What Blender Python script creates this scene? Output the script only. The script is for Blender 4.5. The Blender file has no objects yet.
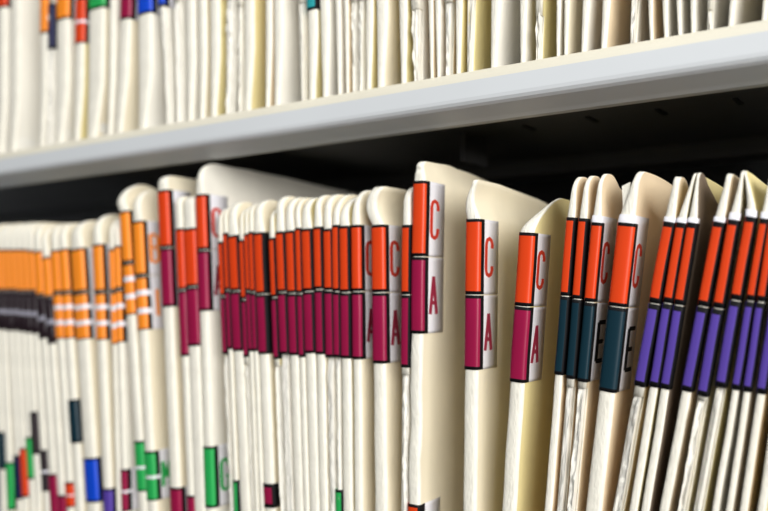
import bpy, math, random
from mathutils import Vector, noise
random.seed(7)
C = bpy.context.scene.collection
F = 830.0; MM = 0.001
YAW = math.radians(34.0); HOR = 290.0; CAMY = -0.348; CAMZ = 1.40
PITCH = math.atan((HOR-255.5)/F)
PAN = CAMZ - 0.178          # top of the lower shelf
LIPB = CAMZ + 0.0815        # underside of the upper shelf's front lip
LIPT = CAMZ + 0.1045        # its top
def sag(x): return .0078*(x+.10)     # the upper shelf hangs a little low at its far end
# ------------------------------------------------------------------ camera
cd = bpy.data.cameras.new('camera'); cam = bpy.data.objects.new('camera', cd); C.objects.link(cam)
cam.location = (0, CAMY, CAMZ); cam.rotation_euler = (math.pi/2+PITCH, 0, YAW)
cd.sensor_width = 36; cd.lens = F/768*36; cd.clip_start = 0.01; cd.clip_end = 50
cd.dof.use_dof = True; cd.dof.focus_distance = 0.375; cd.dof.aperture_fstop = 4.8
bpy.context.scene.camera = cam
fw = Vector((-math.sin(YAW)*math.cos(PITCH), math.cos(YAW)*math.cos(PITCH), math.sin(PITCH)))
rt = Vector((math.cos(YAW), math.sin(YAW), 0)); up = rt.cross(fw)
def P(u, v, y=0.0):
    """where a sight line meets the plane of the folder fronts"""
    d = fw + rt*((u-384)/F) + up*((255.5-v)/F)
    k = (y-CAMY)/d.y
    return Vector((0, CAMY, CAMZ)) + d*k
# ------------------------------------------------------------------ materials
def lin(c):
    return tuple((x/255/12.92 if x/255 <= .04045 else ((x/255+.055)/1.055)**2.4) for x in c)+(1,)
def mat(name, rgb, rough=.6, var=0.0, scale=60, metal=0, bump=0, bscale=400, spec=.5, stretch=(1,1,1)):
    m = bpy.data.materials.new(name); m.use_nodes = True
    nt = m.node_tree; b = nt.nodes['Principled BSDF']; c = lin(rgb)
    b.inputs['Roughness'].default_value = rough; b.inputs['Metallic'].default_value = metal
    b.inputs['Specular IOR Level'].default_value = spec
    b.inputs['Base Color'].default_value = c
    tc = nt.nodes.new('ShaderNodeTexCoord'); mp = nt.nodes.new('ShaderNodeMapping')
    mp.inputs['Scale'].default_value = stretch
    nt.links.new(tc.outputs['Object'], mp.inputs['Vector'])
    if var:
        n = nt.nodes.new('ShaderNodeTexNoise'); n.inputs['Scale'].default_value = scale; n.inputs['Detail'].default_value = 5
        r = nt.nodes.new('ShaderNodeValToRGB')
        r.color_ramp.elements[0].position = .3; r.color_ramp.elements[1].position = .7
        r.color_ramp.elements[0].color = tuple(x*(1-var) for x in c[:3])+(1,)
        r.color_ramp.elements[1].color = tuple(min(1, x*(1+var*.6)) for x in c[:3])+(1,)
        nt.links.new(mp.outputs[0], n.inputs['Vector']); nt.links.new(n.outputs['Fac'], r.inputs[0]); nt.links.new(r.outputs[0], b.inputs['Base Color'])
    if bump:
        n = nt.nodes.new('ShaderNodeTexNoise'); n.inputs['Scale'].default_value = bscale; n.inputs['Detail'].default_value = 6
        bp = nt.nodes.new('ShaderNodeBump'); bp.inputs['Strength'].default_value = bump; bp.inputs['Distance'].default_value = .001
        nt.links.new(mp.outputs[0], n.inputs['Vector']); nt.links.new(n.outputs['Fac'], bp.inputs['Height']); nt.links.new(bp.outputs[0], b.inputs['Normal'])
    return m
SIDE = {'kraft': mat('dark kraft board', (130,114,98), .45, .10, 60, bump=.15, stretch=(1,1,.4)),  # dark brown, deepens the gap beside one folder
        'cream': mat('manila cream', (237,226,200), .65, .06, 40, bump=.15, stretch=(1,1,.4)),
        'yellow': mat('manila yellowed', (231,216,158), .65, .08, 40, bump=.15, stretch=(1,1,.4)),
        'tan': mat('manila tan', (234,213,180), .65, .06, 40, bump=.15, stretch=(1,1,.4)),
        'white': mat('manila pale', (237,232,220), .65, .05, 40, bump=.15, stretch=(1,1,.4))}
EDGE = mat('worn paper edge', (243,238,224), .75, .07, 300, bump=.5, bscale=900, stretch=(1,1,.35))
PAPER = mat('paper sheets', (238,234,224), .8, .10, 500, bump=.6, bscale=1200, stretch=(3,1,.12))
WHITE = mat('label white', (236,234,240), .4)
BLACK = mat('label black', (13,12,15), .65, spec=.2)
COL = {'r': mat('label orange red', (222,66,20), .38, .05, 50), 'm': mat('label maroon', (150,20,66), .36, .06, 50),
       'o': mat('label orange', (255,146,40), .4, .04, 50), 'k': mat('label near black', (40,28,34), .4),
       't': mat('label dark teal', (12,44,56), .38), 'p': mat('label violet', (88,66,160), .38, .05, 50),
       'g': mat('label green', (40,168,84), .4, .04, 50), 'b': mat('label blue', (14,72,205), .4),
       'c': mat('label sea green', (40,160,165), .4), 'n': mat('label navy', (24,28,70), .4),
       'rd': mat('letter red', (200,50,28), .45), 'md': mat('letter maroon', (150,34,62), .45), 'gr': mat('marking grey', (150,148,160), .5)}
STEEL = mat('painted steel', (216,219,222), .42, .03, 12, spec=.4)
NOSE = mat('cream shelf nose', (228,222,204), .5, .04, 15)  # cream band along the upper curve of the lip
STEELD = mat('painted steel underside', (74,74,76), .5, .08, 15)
DARK = mat('near-black void', (16,17,19), .7)  # near-black colour stands in for the unlit depth behind and the open slots
# ------------------------------------------------------------------ mesh helpers
def link(name, verts, faces, mats, fm=None, parent=None, smooth=False):
    me = bpy.data.meshes.new(name); me.from_pydata([tuple(c*MM for c in v) for v in verts], [], faces)
    for m in mats: me.materials.append(m)
    if fm: me.polygons.foreach_set('material_index', fm)
    if smooth: me.polygons.foreach_set('use_smooth', [True]*len(me.polygons))
    me.update(); o = bpy.data.objects.new(name, me); C.objects.link(o)
    if parent: o.parent = parent
    return o
def thing(name, loc, ry=0, rz=0):
    o = bpy.data.objects.new(name, None); o.empty_display_size = .02; C.objects.link(o)
    o.location = loc; o.rotation_euler = (0, ry, rz); return o
def ss(a, b, x):
    t = max(0, min(1, (x-a)/(b-a))); return t*t*(3-2*t)
def front(w, n=10):
    """rounded front of a folder in plan, from its left to its right corner"""
    b = min(.36*w, 2.0); out = []
    for i in range(n+1):
        a = math.pi*i/n; c = math.cos(a); s = max(0, math.sin(a))
        out.append((w/2*(1-math.copysign(abs(c)**.7, c)), b*(1-s**.6)))
    return out, b
D = 235.0
class Spec: pass
def rows(s):
    zs = [0, 4, 12, 24, 40]; z = 52
    while z < s.zl-2: zs.append(z); z += 7
    n = 16
    for i in range(n+1):
        a = i/n; zs.append(s.zl + (s.H-s.zl)*(1-(1-a)**1.6))
    return zs
def shape(s, fx, y, z):
    """fx 0..1 across thickness; returns warped x, y, z in mm"""
    w = s.w*(.55+.45*ss(0, 45, z))
    xo = 0.0; p = 0
    if z > s.zl:
        p = (z-s.zl)/(s.H-s.zl)
        k = ss(0, 1, p**.8)
        wt = s.wt*s.w
        xo = (s.w-wt)*s.pin*k; w = s.w*(1-k)+wt*k
        xo += s.bend*p**1.5 + s.belly*math.sin(math.pi*min(1, p*1.1))
    yf = 0
    r = s.r; zr = s.H-r
    if z > zr:
        q = min(1, (z-zr)/r); yf = r*(1-math.sqrt(max(0, 1-q**2.3)))
    if s.back and z > s.zl: yf += s.back*p**1.4
    nz = noise.noise(Vector((s.seed, z*.045, 0)))*s.wob
    nz2 = noise.noise(Vector((s.seed+9, z*.35, y*.3)))*(s.rag if z < s.lb-4 or z > s.zl+3 else .1)*max(0, 1-y/6)
    x = fx*w + xo + nz*max(0, 1-y/30)
    if s.bulge:
        x += (1 if fx > .5 else 0)*s.bulge*ss(12, 120, y)*(1-.6*ss(s.zl-30, s.H, z))
    if fx > .5: x += .5*noise.noise(Vector((s.seed, z*.02, y*.03)))*ss(18, 60, y)
    yy = yf + y*(D-yf)/D + nz2
    zz = z*(1 - (s.slope*ss(8, D, y)*(D*.5)/s.H)) if z > s.zl else z*(1-(s.slope*ss(8, D, y)*(D*.5)/s.H)*z/s.zl)
    if s.dome and z > s.zl: zz -= s.dome*ss(3, 30, y)*((z-s.zl)/(s.H-s.zl))**.8
    if z > s.H-8: zz += noise.noise(Vector((s.seed, y*.05, 3)))*s.topw
    return (x, yy, zz)
def cover(s, parent):
    arc, b = front(s.w)
    zs = rows(s); V = []; Fc = []; fm = []
    paths = [[(0, y) for y in (D, 110, 40, 12, b+2)] + [(x/s.w, y) for x, y in arc] + [(1, y) for y in (b+2, 5, 8, 12, 16, 20, 25, 32, 45, 70, 105, 150, D)]]
    for path in paths:
        o = len(V); n = len(path)
        for z in zs:
            for fx, y in path: V.append(shape(s, fx, y, z))
        for j in range(len(zs)-1):
            for i in range(n-1):
                if s.open and zs[j+1] < s.lb+3 and 5 <= i < n-13: continue
                a = o+j*n+i; Fc.append((a, a+1, a+n+1, a+n))
                fm.append(1 if (path[i][1] < 2.6 and path[i+1][1] < 2.6) else 0)
    o = link('cover', V, Fc, [SIDE[s.tone], EDGE], fm, parent, True)
    md = o.modifiers.new('board', 'SOLIDIFY'); md.thickness = s.th*MM; md.offset = -1; md.material_offset_rim = 1 if True else 0
    md.use_rim = True
    return o
def papers(s, parent):
    """block of sheets between the leaves; its front edge is worn where it shows"""
    t = s.th+.1; x0, x1 = t, s.w-t
    if x1-x0 < .8: x0, x1 = s.w*.35, s.w*.65
    nc = max(3, min(14, int((x1-x0)/.7))) if s.open else 2
    top = s.zl-6
    zs = [i*top/(110 if s.open else 6) for i in range((110 if s.open else 6)+1)]
    offs = [random.uniform(-.5, .9) for _ in range(nc+1)]
    V = []; Fc = []; n = nc+1
    for z in zs:
        w = .55+.45*ss(0, 45, z)
        for i in range(n):
            f = i/nc
            y = (.9 if not s.open else s.poke) + (offs[i] if s.open else 2.2)
            if s.open: y += noise.noise(Vector((s.seed+i*.6, z*.25, 1)))*s.prag + noise.noise(Vector((s.seed+5+i*.2, z*.06, 1)))*s.prag
            if s.open:
                mm_ = ss(s.lb-9, s.lb-1, z); y = y*(1-mm_)+1.6*mm_
            x = (x0+(x1-x0)*f)*w + (noise.noise(Vector((s.seed, z*.045, 0)))*s.wob)
            if s.open and i == 0: x += min(0, noise.noise(Vector((s.seed+2, z*.2, 4)))*s.prag*.7)
            V.append((x, y, z+.6))
        V.append(((x1*w), D-12, z+.6)); V.append((x0*w, D-12, z+.6))
    m = n+2
    for j in range(len(zs)-1):
        for i in range(m):
            a = j*m+i; b_ = j*m+(i+1) % m; Fc.append((a, b_, b_+m, a+m))
    Fc.append(tuple(reversed(range(m)))); Fc.append(tuple(range((len(zs)-1)*m, len(zs)*m)))
    o = link('papers', V, Fc, [PAPER], None, parent)
    return o
STROKES = {  # unit letters, 0..1 wide, 0..1 high
 'C': [[(1,.74),(1,.84),(.86,.95),(.5,1),(.14,.95),(0,.84),(0,.16),(.14,.05),(.5,0),(.86,.05),(1,.16),(1,.26)]],
 'A': [[(0,0),(.5,1)],[(.5,1),(1,0)],[(.2,.3),(.8,.3)]],
 'E': [[(0,0),(0,1)],[(0,1),(1,1)],[(0,.5),(.8,.5)],[(0,0),(1,0)]],
 'B': [[(0,0),(0,1)],[(0,1),(.7,1),(.95,.88),(.95,.64),(.7,.53),(0,.53)],[(.7,.53),(1,.4),(1,.12),(.7,0),(0,0)]],
 'M': [[(0,0),(0,1)],[(0,1),(.5,.35)],[(.5,.35),(1,1)],[(1,1),(1,0)]],
 'G': [[(1,.78),(.86,.95),(.5,1),(.14,.95),(0,.84),(0,.16),(.14,.05),(.5,0),(.86,.05),(1,.16),(1,.45),(.55,.45)]],
 'I': [[(.5,0),(.5,1)]]}
def letter(s, ch, y0, z0, wd, ht, m, parent, st=1.9):
    V = []; Fc = []
    def pt(y, z):
        x = shape(s, 1, y, z)[0]; V.append((x+.42, y, z)); return len(V)-1
    for pl in STROKES[ch]:
        pts = [(y0+a*wd, z0+b*ht) for a, b in pl]; L = []; R = []
        for i, (y, z) in enumerate(pts):
            a = pts[max(0, i-1)]; b = pts[min(len(pts)-1, i+1)]
            dx, dz = b[0]-a[0], b[1]-a[1]; l = math.hypot(dx, dz) or 1
            nx, nz = -dz/l*st*(.95 if ch == 'E' else .75), dx/l*st*(.5 if ch == 'E' else .5)
            L.append((y+nx, z+nz)); R.append((y-nx, z-nz))
        for i in range(len(pts)-1):
            k = 3
            for q in range(k):
                f0, f1 = q/k, (q+1)/k
                g = lambda A, B, f: (A[0]+(B[0]-A[0])*f, A[1]+(B[1]-A[1])*f)
                quad = [g(L[i], L[i+1], f0), g(R[i], R[i+1], f0), g(R[i], R[i+1], f1), g(L[i], L[i+1], f1)]
                Fc.append(tuple(pt(*c) for c in quad))
    o = link('letter', V, Fc, [m], None, parent)
    md = o.modifiers.new('ink', 'SOLIDIFY'); md.thickness = .12*MM; md.offset = 0
def colour_label(s, z0, z1, col, ch=None, style='', name_label=None, parent=None, cap=0, flap=20, edge=False):
    """wrap-round label between local heights z0 < z1"""
    arc, b = front(s.w); off = .38
    path = [(-off, 5, 0), (-off, b, 0)]
    for i, (x, y) in enumerate(arc[1:-1]): path.append((x+(x/s.w-.5)*2*off, y-off, 1 if (not ch and edge and x > s.w*.93) else 0))
    path += [(s.w+off, b, 1 if (edge and not ch) else 0), (s.w+off, b+3.3, 1), (s.w+off, 9, 2), (s.w+off, flap, 2)]
    if style == 'noflap': path = path[:-2]
    h = z1-z0; bk = 2.2 if style == 'noflap' else 1.5
    rws = [(z0, 1), (z0+bk, 0), (z1-bk, 1), (z1, None)]
    if style == 'stripes':
        rws = [(z0, 1), (z0+.8, 0), (z0+h*.30, 3), (z0+h*.40, 0), (z0+h*.64, 3), (z0+h*.74, 0), (z1-bk, 1), (z1, None)]
    if style == 'script':
        rws = [(z0, 0), (z0+h*.42, 4), (z0+h*.53, 0), (z1, None)]
    if style == 'line':
        rws = [(z0, 1), (z0+1, 0), (z0+h*.44, 3), (z0+h*.5, 0), (z1-bk, 1), (z1, None)]
    if cap: rws = rws[:-1]+[(z1, 3), (z1+cap, None)]
    V = []; Fc = []; fm = []; n = len(path)
    fine = []
    for (za, r), (zb, _) in zip(rws, rws[1:]):
        k = max(1, int((zb-za)/6))
        for q in range(k): fine.append((za+(zb-za)*q/k, r))
    fine.append((rws[-1][0], None))
    for z, _ in fine:
        for x, y, _k in path:
            sx = shape(s, 0, max(0, y), z)[0] if x < s.w*.5 else shape(s, 1, max(0, y), z)[0]-s.w
            V.append((x+sx, y, z))
    for j in range(len(fine)-1):
        r = fine[j][1]
        for i in range(n-1):
            a = j*n+i; Fc.append((a, a+1, a+n+1, a+n))
            k = path[i+1][2]
            if k == 2: fm.append(3)
            elif r == 3: fm.append(3)
            elif r == 4: fm.append(4)
            elif k == 1: fm.append(1)
            elif r == 1: fm.append(1 if i > 2 else 0)
            else: fm.append(0)
    o = link('colour_label', V, Fc, [COL[col], BLACK, BLACK, WHITE, COL['gr']], fm, parent, True)
    md = o.modifiers.new('paper', 'SOLIDIFY'); md.thickness = .16*MM; md.offset = -1
    if name_label: o['label'] = name_label
    if ch:
        lc = {'r': COL['rd'], 'm': COL['md'], 't': BLACK, 'g': COL['g'], 'o': COL['o']}[col]
        letter(s, ch, b+(7.6 if ch == 'E' else 5.2), z0+h*.25, 8.2 if ch == 'E' else 6.2, h*.5, lc, o)
    return o
CN = {'r': 'orange-red', 'm': 'maroon', 'o': 'orange', 'k': 'near-black', 't': 'dark teal', 'p': 'violet', 'g': 'green', 'b': 'blue', 'c': 'sea-green', 'n': 'navy'}
def make(row, base_z, nxt, label, group, tname='file_folder'):
    """row: measured lines of one folder; base_z: shelf it stands on"""
    uL, uR, v0, ub, v1, vtop = row['u']
    A = P(uL, v0); B = P(ub, v1); R_ = P(uR, v0)
    th = math.atan2(A.x-B.x, A.z-B.z)
    k = (base_z-A.z)/(B.z-A.z); base = A+(B-A)*k
    s = Spec(); s.w = max(2.0, (R_.x-A.x)*1000*math.cos(th))
    lift = max(0, math.sin(th))*s.w*.6*MM
    if base_z > CAMZ: base_z += sag(A.x)
    base.z = base_z+lift+.0002
    def zz(v):
        u = uL+(v-v0)*(ub-uL)/(v1-v0); p = P(u, v)
        return (p.z-base_z)/math.cos(th)*1000 - lift*1000
    s.H = zz(vtop); s.zl = zz(row.get('vl', v0))
    s.wt = row.get('wt', .45); s.pin = row.get('pin', .5); s.bend = row.get('bend', 0); s.belly = row.get('belly', 0)
    s.r = min(row.get('r', 12), s.H-s.zl-.5 if s.H-s.zl > 4 else 3); s.back = row.get('back', 0)
    s.open = row.get('open', False); s.th = row.get('th', .7 if s.w > 3 else .5); s.tone = row.get('tone', 'cream')
    s.seed = random.uniform(0, 99); s.wob = row.get('wob', .25); s.rag = row.get('rag', .12); s.slope = row.get('slope', .09)
    s.dome = row.get('dome', 0)
    s.topw = row.get('topw', .5); s.poke = row.get('poke', .4); s.prag = row.get('prag', .5)
    s.lb = zz(row['L'][1][1] if len(row.get('L', [])) > 1 and row['L'][1][0] < 320 else v0)
    s.bulge = 0
    if nxt:
        nA = P(nxt['u'][0], nxt['u'][2]); nB = P(nxt['u'][3], nxt['u'][4])
        def X(a, b, z): return a.x+(b.x-a.x)*(z-a.z)/(b.z-a.z)
        g = min(X(nA, nB, z)-X(A, B, z) for z in (base_z+.01, (A.z+B.z)/2, A.z))*1000 - s.w/math.cos(th)
        if g < -.2: print('OVERLAP', row['u'], round(g, 2))
        s.bulge = row.get('bulge', max(0, min(7, .45*g)))
        if g < .8 : s.wob = min(s.wob, .1)
    t = thing(tname, base, th); t['label'] = label; t['category'] = 'folder'
    if group: t['group'] = group
    cover(s, t); papers(s, t)
    L = row.get('L', [])
    for q in L:
        va, vb, col = q[:3]; ch = q[3] if len(q) > 3 else None; st = q[4] if len(q) > 4 else ''
        cap = q[5] if len(q) > 5 else 0
        colour_label(s, zz(vb)+.25, zz(va)-.25, col, ch, st, CN[col]+' label', t, cap, edge=uL > 215)
    if row.get('scrap'):
        w = s.w; zb = s.zl+1
        V = []; pts = [(.12*w,0),(.5*w,0),(.62*w,5),(.55*w,12),(.5*w,17),(.02*w,15),(.16*w,9),(.22*w,6)]
        for y in (1.2, 2.2): V += [(a-.5, y, zb+b*.95) for a, b in pts]
        n = len(pts); Fc = [tuple(range(n)), tuple(range(2*n-1, n-1, -1))]+[(i, i+n, (i+1) % n+n, (i+1) % n) for i in range(n)]
        link('torn_scrap', V, Fc, [EDGE], None, t)
    return t
# ------------------------------------------------------------------ the lower row, left to right
# u = (left, right, height row of the label top; left edge again, its row; row of the tab's top)
LO = []
def lo(uL, uR, v0, ub, vtop, L, label, group=None, **k):
    d = dict(u=(uL, uR, v0, ub, 511, vtop), L=L, label=label, group=group); d.update(k); LO.append(d)
ok = lambda a, m, b: [(a, m, 'o'), (m, b, 'k', None, 'script')]
oo = lambda a, m, b, ch=None: [(a, m, 'o', ch), (m, b, 'o', 'I' if ch else None, 'stripes')]
rm = lambda a, m, b, l=True: [(a, m, 'r', 'C' if l else None), (m, b, 'm', 'A' if l else None)]
rt_ = lambda a, m, b, l=True, cap=0: [(a, m, 'r', 'C' if l else None, '', cap), (m, b, 't', 'E' if l else None)]
rp = lambda a, m, b, cap=2.0: [(a, m, 'r', None, 'noflap', cap), (m, b, 'p', None, 'noflap')]
gk = 'blurred folders with orange over near-black labels at the left end'
lo(-11,-5.2,249,0,224, ok(249,291,330)+[(432,470,'t')], 'cream folder cut by the lower left frame edge, small dark teal label low down')
lo(-4.5,1,250,7,225, ok(250,292,331)+[(462,511,'g')], 'leftmost folder of the lower row, dark green label below its orange and near-black ones', wt=.8)
lo(1.7,7.3,250,16,224, ok(250,292,332)+[(455,500,'n')], 'cream folder at far lower left with a small navy label low on its front', wt=.8)
lo(8,13.3,250,22,224, ok(250,292,332)+[(448,498,'r')], 'cream folder at far lower left with a narrow orange-red label low on its front', wt=.8)
lo(14,19.3,250,29,223, ok(250,293,333)+[(437,480,'g')], 'cream folder at far lower left with a short low green label', wt=.8)
lo(20,25.4,250,35,223, ok(250,293,334)+[(412,455,'k')], 'cream folder at far lower left with a third, near-black label halfway down its front', wt=.8)
lo(26,31.5,251,43,223, ok(251,293,335)+[(450,492,'k',None,'line')], 'lower left folder whose thin low near-black label is crossed by a white line', wt=.8)
lo(32.5,39.5,252,50,224, ok(252,297,340)+[(474,520,'m')], 'cream folder with orange over near-black labels and a small low maroon label', wt=.8)
lo(41,47.5,258,58,226, ok(258,299,345)+[(495,530,'m')], 'folder with a pale torn tab, just before the all-orange labelled ones', wt=.5, wob=.5, topw=2)
lo(50,56.5,251,66,224, oo(251,294,340)+[(482,508,'r',None,'line')], 'first all-orange labelled folder from the left, small orange-red label low down', wt=.8)
lo(57.5,65,250,74.5,224, oo(250,294,340)+[(400,444,'t')], 'orange-labelled folder with a dark teal label midway down its front', wt=.7)
lo(70,81,250,86,222, oo(250,294,341)+[(458,503,'b')], 'orange-labelled folder with a bright blue label low on its front', wt=.7, wob=.1)
lo(92,99.5,245,103,214, oo(245,293,341)+[(488,530,'p')], 'orange-labelled folder with a rounded tab and a violet label at the bottom edge', wt=.6, r=14, dome=18)
lo(109,112.5,249,116,217, oo(249,292,345), 'thin orange-labelled folder directly left of the one with a low maroon label', tone='white', dome=18)
lo(114,118,246,122,216, oo(246,290,343)+[(469,512,'m',None,'line')], 'thin orange-labelled folder with a low maroon label crossed by a white line', tone='white', dome=18)
lo(119,126.5,212,138,184, oo(212,264,316)+[(441,492,'g',None,'line')], 'taller orange-labelled folder with a bulging pale tab, left of the folder marked B', r=16, wt=.7, belly=-3, slope=.02, dome=9)
lo(132,140,222,147,190, oo(222,277,331,'B')+[(451,501,'g','M','line')], 'orange-labelled folder with letter B on its side and a low green label marked M', r=14, wt=.6, slope=.02, dome=9)
lo(157,166,191,170,177, rm(191,249,308,False)+[(487,530,'m')], 'tall folder with orange-red and maroon labels just left of the two square white tabs', r=5, wt=.8, slope=.04)
lo(175,181.5,229,187,197, rm(229,291,357,False)+[(495,540,'m')], 'narrow folder with the left one of two square white tabs', r=5, wt=.95, dome=9)
lo(183,193.5,229,193.5,197, rm(229,288,347,False), 'folder with the right one of two square white tabs', r=5, wt=.95, wob=.1, dome=9)
lo(195,203,195,205,163, rm(195,251,312)+[(446,508,'g','G')], 'very tall rounded folder marked C A with a big green label low down', r=13, wt=.5, slope=.06, tone='white', pin=.5)
lo(218,222,242,229,208, rm(242,297,355,False), 'thin folder just right of the very tall rounded C A folder', wt=.6, back=1, slope=.14, open=True, r=8, dome=17)
lo(223,226.6,233,234.5,206, rm(233,291,350,False)+[(480,530,'g')], 'thin low-green-labelled folder, second right of the very tall rounded one', wt=.6, back=1, slope=.14, r=8, dome=17)
lo(227.2,237,236,239.5,202, rm(236,292,352,False), 'folder with a broad domed tab, third right of the very tall rounded one', r=9, wt=.6, back=1, belly=-.6, slope=.14, dome=17)
lo(239,243,240,250,208, rm(240,300,358,False), 'thin folder whose labels sit lowest, between the domed tab and the wide rounded tab', wt=.6, back=1, slope=.14, open=True, tone='yellow', r=8, dome=17)
lo(244,247.6,234,254.5,205, rm(234,292,352,False), 'thin folder, first right of the thin one with the low-set labels', wt=.6, back=1, slope=.14, tone='yellow', r=8, dome=17)
lo(248.2,252.5,232,259,203, rm(232,293,352,False), 'thin folder tucked against the left side of the wide rounded tab', wt=.6, back=1, slope=.14, r=8, dome=17)
lo(253,262.5,233,264,200, rm(233,295,355,False)+[(483,508,'m',None,'noflap')], 'folder with a wide rounded tab and a tiny maroon label near the bottom edge', r=9, wt=.6, back=1, belly=-.6, slope=.14, dome=17)
lo(269,273.5,238,279.5,208, rm(238,298,360,False), 'thin folder just right of the wide rounded tab, its orange-red label starting low', wt=.6, back=1, slope=.14, open=True, tone='yellow', r=8, dome=17)
lo(275,283.3,232,285,196, rm(232,293,355,False), 'cream folder with slim round tab, second right of the wide rounded tab', r=9, wt=.6, open=True, dome=17)
lo(285,293.5,231,294,197, rm(231,294,356,False), 'cream folder with broad round tab, third right of the wide rounded tab', r=9, wt=.6, back=1, belly=-.6, slope=.14, dome=17)
lo(295,300,228,303.4,197, rm(228,294,358,False), 'thin folder, fourth right of the wide rounded tab, squeezed against a thicker one', r=9, wt=.6, back=1, belly=-.6, slope=.14, dome=17)
lo(301,310.5,229,309,197, rm(229,292,354,False), 'yellowed folder, fifth right of the wide rounded tab', r=9, wt=.6, back=1, belly=-.6, slope=.14, tone='yellow', dome=17)
lo(313,320.7,227,319,195, rm(227,290,355,False), 'cream folder with thin curled tab, sixth right of the wide rounded tab', r=9, wt=.5, dome=17)
lo(323,331,229,328,194, rm(229,291,358,False), 'folder with a light-rimmed tab, seventh right of the wide rounded tab', r=9, wt=.6, back=1, belly=-.6, slope=.14, open=True, th=.9, dome=17)
lo(332,338,225,335.7,193, rm(225,292,358,False)+[(489,530,'g')], 'narrow folder with a small green label at the bottom edge, below maroon', r=14, wt=.6, back=1, slope=.14, open=True, dome=17)
lo(339,348,226,342.5,196, rm(226,293,359,False), 'yellowed folder with a round tab, second left of the big square tab', r=14, wt=.6, back=1, belly=-.6, slope=.14, tone='yellow', dome=17)
lo(351,358.5,225,354,189, rm(225,292,360), 'slim tall-tabbed folder just left of the one with the big square tab', r=14, wt=.6, dome=17)
lo(371,382.5,225,374,186, rm(225,293,364), 'folder marked C A whose big square tab bulges out to the left', r=6, wt=.8, belly=-3.5, bend=-1.5, slope=.0)
lo(402,409.5,225,399.5,186, rm(225,295,368,False), 'slim round-tabbed folder squeezed against the left of the tallest C A folder', r=10, wt=.8, open=True, prag=.9, dome=17)
lo(413,424,181,407.5,161, rm(181,257,334)+[(503,560,'r',None,'line')], 'tallest sharp folder marked C A with a chipped top and worn white edge', r=4, wt=.55, slope=.18, rag=1.3, wob=.45, topw=1.8, tone='cream', bulge=5)
lo(466,479,219,462,180, rm(219,295,370), 'folder marked C A whose tab narrows to a thin looped white edge', r=2, wt=.30, pin=.6, belly=-2.2, slope=.17, tone='cream', bulge=5)
lo(519,533,232,501,193, rm(232,306,382), 'yellowed folder marked C A whose tab curls over to the right', r=5, wt=.12, pin=.85, bend=2.5, back=22, slope=.02, tone='yellow', wob=.3, bulge=4)
lo(567,574.5,217,544,175, rt_(217,296,375,False), 'left one of three slim folders with orange-red over dark teal labels', r=9, wt=.5, pin=.6, tone='tan', dome=18)
lo(579,586.5,218,556,174, rt_(218,299,379,False), 'middle one of three slim folders with orange-red over dark teal labels', r=9, wt=.5, pin=.6, tone='tan', open=True, dome=18)
lo(592,600.5,222,566,172, rt_(222,302,382,True,3), 'right one of three slim dark teal labelled folders, faint E on its side', r=9, wt=.4, pin=.4, tone='tan', open=True, prag=1.3, poke=-.5, dome=9)
lo(618,634,222,585,169, rt_(222,306,391,True,3.5), 'wide folder marked C E with a torn white scrap beside its broad tab', r=9, wt=.35, pin=.95, tone='tan', scrap=True, slope=.15)
lo(664,674.3,221,612,176, rp(221,303,386), 'left one of three folders with violet labels, next to the wide C E folder', r=3, wt=.6, tone='tan', open=True, prag=1.0, dome=9)
lo(677,685.3,222,629,172, rp(222,303,387), 'violet-labelled folder whose tab bends right to touch the next tab', r=3, wt=.3, bend=1.5, pin=.8, tone='yellow')
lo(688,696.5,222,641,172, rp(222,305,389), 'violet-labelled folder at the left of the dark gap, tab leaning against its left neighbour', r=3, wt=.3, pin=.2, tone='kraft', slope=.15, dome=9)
lo(714,724,221,659,173, rp(221,306,391), 'first violet-labelled folder right of the dark gap, with a square upright tab', r=3, wt=.55, pin=.8, tone='tan')
lo(729,738.5,219,677,170, rp(219,308,396,2.8), 'violet-labelled folder with frayed white paper edge, labels set lowest', r=3, wt=.35, pin=.6, tone='white', open=True, prag=1.2, poke=-.7)
lo(746,755.5,216,693.5,172, rp(216,300,387,2.8), 'violet-labelled folder with curled yellowed edge, its tab leaning left', r=3, wt=.3, bend=-4.5, pin=.2, tone='yellow', open=True)
lo(761,767.5,218,712,172, rp(218,301,390,2.5), 'fourth violet-labelled folder right of the dark gap', r=3, wt=.5, tone='white')
lo(770.5,777,218,725.5,172, rp(218,302,392,2.5), 'thin violet-labelled folder, last but one toward the lower right corner', r=3, wt=.5, tone='white')
lo(783,791,220,739.5,173, rp(220,303,394,2.5), 'last violet-labelled folder before the lower right corner', r=3, wt=.5, tone='tan')
lo(802,811,220,757,173, rp(220,303,394,2.5), 'yellowed folder front in the extreme lower right corner', r=3, wt=.5, tone='yellow')
for i, d in enumerate(LO):
    make(d, PAN, LO[i+1] if i+1 < len(LO) else None, d['label'], d['group'])
# ------------------------------------------------------------------ the upper row (only the lower half shows)
UP = []
def hi(ub, ut, w, L, label, **k):
    vb = 160-ub*.172
    d = dict(u=(ut, ut+w, 0, ub, vb, -150), L=L, label=label, vl=-95); d.update(k); UP.append(d)
bl = lambda v, c, st='': [(v-46 if 1 else 0, v, c, None, st)]
hi(-4,-3,8, bl(10,'r'), 'leftmost folder of the upper shelf with a red label at the top left corner', tone='white')
hi(9,10,9, [], 'broad pale folder on the upper shelf, second from the left frame edge', tone='white')
hi(39,40,6, bl(35,'o'), 'thin upper-shelf folder with a long orange label, first right of the broad pale one', tone='white')
hi(47,48,4.5, bl(50,'n'), 'thin upper-shelf folder with a navy label reaching lowest', tone='white', open=True, prag=1.2)
hi(55,56,11, bl(22,'o'), 'upper-shelf folder with a short orange label, between the navy and the red labels', tone='white')
hi(73,75,8, bl(45,'r','line'), 'upper-shelf folder with an orange-red label crossed by a white line', tone='yellow')
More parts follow.
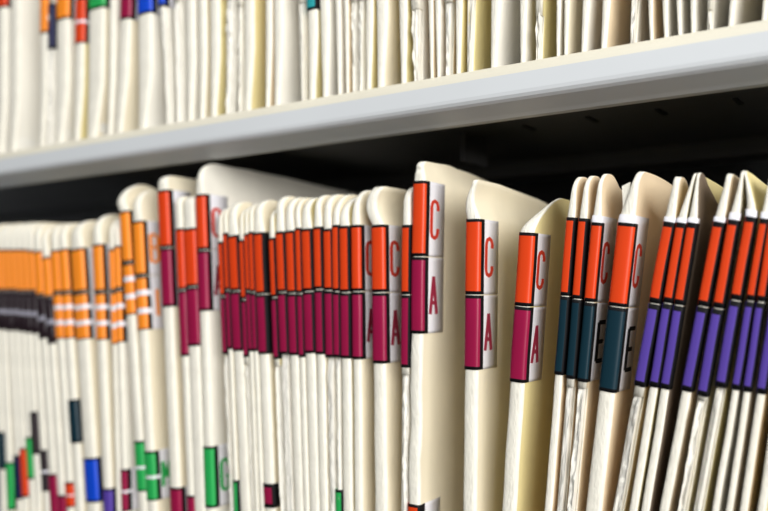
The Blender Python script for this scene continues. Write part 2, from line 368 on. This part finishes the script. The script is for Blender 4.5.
hi(86,88,15, bl(12,'g'), 'upper-shelf folder with a green label at the top frame edge')
hi(107,109,5, [], 'thin plain upper-shelf folder between the green and the maroon label', tone='white')
hi(115,120,9.5, bl(21,'m'), 'upper-shelf folder with a dark maroon label near the top', tone='cream')
hi(138,137,13, bl(17,'b'), 'upper-shelf folder with a bright blue label near the top', tone='white')
hi(166,158,5, bl(8,'b'), 'slanting upper-shelf folder leaving a dark gap, tiny blue label at the frame edge', open=True, tone='white')
hi(177,173,5, [], 'second slanting white folder on the upper shelf, right of the tiny blue label', open=True, tone='white')
K = 'upper shelf'
rest = [(187,185,8,'white',0,'white worn'),(199,197.5,7,'cream',0,'cream'),(210,209,9,'yellow',0,'yellowed'),(225,225,7,'white',1,'white frayed'),(238,237,4,'white',1,'thin frayed'),
 (244,243.5,9,'yellow',0,'broad cream'),(265,265,6,'tan',0,'thin tan')]
ORD = ['first','second','third','fourth','fifth','sixth','seventh','eighth','ninth','tenth','eleventh','twelfth']
def run(lst, anchor):
    for i, (a, b, w, tn, op, ad) in enumerate(lst):
        hi(a, b, w, [], '%s upper-shelf folder, %s %s' % (ad, ORD[i], anchor), tone=tn, open=bool(op), prag=.9)
run(rest, 'right of the two slanting folders')
hi(274,273,9, [], 'broad flat greyish-white folder left of the dark gap before the sea-green label', tone='white')
hi(300,297,5, [], 'thin worn folder just left of the sea-green labelled one on the upper shelf', tone='white', open=True)
hi(308.5,306.5,9.5, bl(12,'c'), 'upper-shelf folder with a sea-green label at the top frame edge', tone='yellow')
run([(322,319,9,'white',0,'bright white'),(338,334.5,5,'white',0,'thin white'),(346,343.5,4,'tan',0,'thin tan'),(352,350,4.5,'white',1,'frayed white'),(359.5,358,4.5,'white',1,'frayed narrow white'),
 (366,365,7,'yellow',0,'yellowed')], 'right of the sea-green labelled folder')
hi(377,375.5,11, [], 'wide smooth cream folder in the middle of the upper shelf, broadest near the centre')
run([(401,398,8,'yellow',0,'narrow yellowed'),(414,410,9,'white',1,'slightly slanting white'),(430.5,428,4.5,'tan',0,'thin pale'),(437,434.5,5,'white',0,'thin white'),
 (445,443.5,8,'tan',1,'tan'),(455.5,455,7,'yellow',0,'yellowed'),(466,466,7,'yellow',1,'ragged-edged yellowed')], 'right of the wide smooth cream folder')
hi(490,490,11, [], 'wide white-fronted upper-shelf folder with a grey-tan side, right of a ragged one', tone='white')
run([(520,519.5,8,'white',0,'white'),(535,535,8,'yellow',1,'rough-edged yellow'),(556,556,5,'white',0,'thin white'),(563.5,564,6,'cream',0,'slim cream'),
 (580.5,582,9,'white',0,'white')], 'right of the wide grey-tan-sided one')
hi(600,602,10, [], 'white-fronted upper-shelf folder with a deep tan side', tone='tan')
run([(629,630,9,'white',1,'ragged-edged white'),(650,648,6,'tan',0,'narrow white-fronted'),(664,662,7,'white',0,'white'),(678,676,6,'white',0,'white slim'),
 (691,690,7,'white',0,'pale'),(706,707,8,'white',1,'ragged'),(727,730,9,'white',0,'broad pale')], 'right of the one with a deep tan side')
hi(761,763,9, [], 'last upper-shelf folder, standing at the upper right corner', tone='cream')
for i, d in enumerate(UP):
    make(d, LIPT-.0035, UP[i+1] if i+1 < len(UP) else None, d['label'], None)
# ------------------------------------------------------------------ the shelving
X0, X1 = -1.10, .22
unit = thing('shelving_unit', (0, 0, PAN)); unit['label'] = 'pale grey steel shelving unit carrying both rows of folders'; unit['category'] = 'shelving'
def prism(name, prof, x0, x1, mats, pm, parent, tilt=False):
    """profile in (y, z) metres, run along x"""
    s0, s1 = (sag(x0), sag(x1)) if tilt else (0, 0)
    n = len(prof); V = [(x0*1000, a*1000, (b+s0-PAN)*1000) for a, b in prof]+[(x1*1000, a*1000, (b+s1-PAN)*1000) for a, b in prof]
    Fc = [(i, i+n, (i+1) % n+n, (i+1) % n) for i in range(n)]+[tuple(range(n)), tuple(range(2*n-1, n-1, -1))]
    return link(name, V, Fc, mats, pm+[0, 0], parent)
def shelf(zt, zb, tilt=False):
    # top of lip, rounded nose, flat face, rolled hem, recessed pan underside, rear flange
    pr = [(.238, zt-.004), (.0005, zt-.004), (.0003, zt-.0008), (-.0012, zt), (-.0042, zt-.0010), (-.0060, zt-.0028), (-.0070, zt-.0048), (-.0074, zt-.0062), (-.0074, zb+.0090), (-.0071, zb+.0074),
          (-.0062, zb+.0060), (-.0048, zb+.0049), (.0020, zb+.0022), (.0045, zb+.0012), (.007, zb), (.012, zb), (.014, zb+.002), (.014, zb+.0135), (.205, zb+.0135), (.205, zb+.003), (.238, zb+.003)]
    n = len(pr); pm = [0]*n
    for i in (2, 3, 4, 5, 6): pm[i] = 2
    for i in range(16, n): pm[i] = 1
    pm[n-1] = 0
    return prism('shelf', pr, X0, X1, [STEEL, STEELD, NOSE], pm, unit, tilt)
def shade(o, ang=60):
    for p in o.data.polygons: p.use_smooth = len(p.vertices) == 4
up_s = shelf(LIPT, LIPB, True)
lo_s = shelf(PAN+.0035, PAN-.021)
def boxm(name, x0, x1, y0, y1, z0, z1, m, parent, bev=0):
    V = [(x*1000, y*1000, (z-PAN)*1000) for x in (x0, x1) for y in (y0, y1) for z in (z0, z1)]
    o = link(name, V, [(0,1,3,2),(4,6,7,5),(0,4,5,1),(2,3,7,6),(0,2,6,4),(1,5,7,3)], [m], None, parent)
    if bev:
        b = o.modifiers.new('bevel', 'BEVEL'); b.width = bev; b.segments = 2
    return o
for u, v in ((529,126),(592,118),(661,111),(738,101)):
    d = fw+rt*((u-384)/F)+up*((255.5-v)/F); k = (LIPB+.0135-CAMZ)/d.z; p = Vector((0, CAMY, CAMZ))+d*k
    boxm('slot', p.x-.0012, p.x+.0012, p.y-.008, p.y+.008, LIPB+sag(p.x)+.0128, LIPB+sag(p.x)+.0138, DARK, up_s)
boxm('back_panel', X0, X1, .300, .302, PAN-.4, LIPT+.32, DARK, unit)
boxm('side_panel', X0-.002, X0, -.006, .302, PAN-.4, LIPT+.32, STEEL, unit)
boxm('side_panel', X1, X1+.002, -.006, .302, PAN-.4, LIPT+.32, STEEL, unit)
boxm('top_panel', X0, X1, -.006, .302, LIPT+.32, LIPT+.322, STEEL, unit)
# small upright clip hanging from the underside
q = P(474, 130, .10)
clip = boxm('divider_clip', q.x-.0015, q.x+.0015, .085, .115, LIPB+sag(q.x)-.004, LIPB+sag(q.x)+.0135, STEELD, unit, .0004)
# ------------------------------------------------------------------ light: window from the right, an added frontal fill and a soft room
def area(name, loc, tgt, sx, sy, e, col):
    l = bpy.data.lights.new(name, 'AREA'); l.shape = 'RECTANGLE'; l.size = sx; l.size_y = sy; l.energy = e; l.color = col
    o = bpy.data.objects.new(name, l); C.objects.link(o); o.location = loc
    o.rotation_euler = (Vector(tgt)-Vector(loc)).to_track_quat('-Z', 'Y').to_euler(); return o
area('window_light', (1.65, -1.30, 2.0), (-.2, 0, 1.36), 1.7, 1.2, 72, (1, .99, .96))
area('frontal_fill', (-.1, -1.1, 2.5), (-.25, 0, 1.35), 1.6, .3, 9, (.93, .97, 1))  # small fill lamp added in front of the shelves
w = bpy.data.worlds.new('room'); bpy.context.scene.world = w; w.use_nodes = True
w.node_tree.nodes['Background'].inputs[0].default_value = (.95, .97, 1, 1); w.node_tree.nodes['Background'].inputs[1].default_value = .03
vs = bpy.context.scene.view_settings; vs.view_transform = 'Standard'; vs.look = 'None'; vs.gamma = 1; vs.use_curve_mapping = False; vs.exposure = 0.14
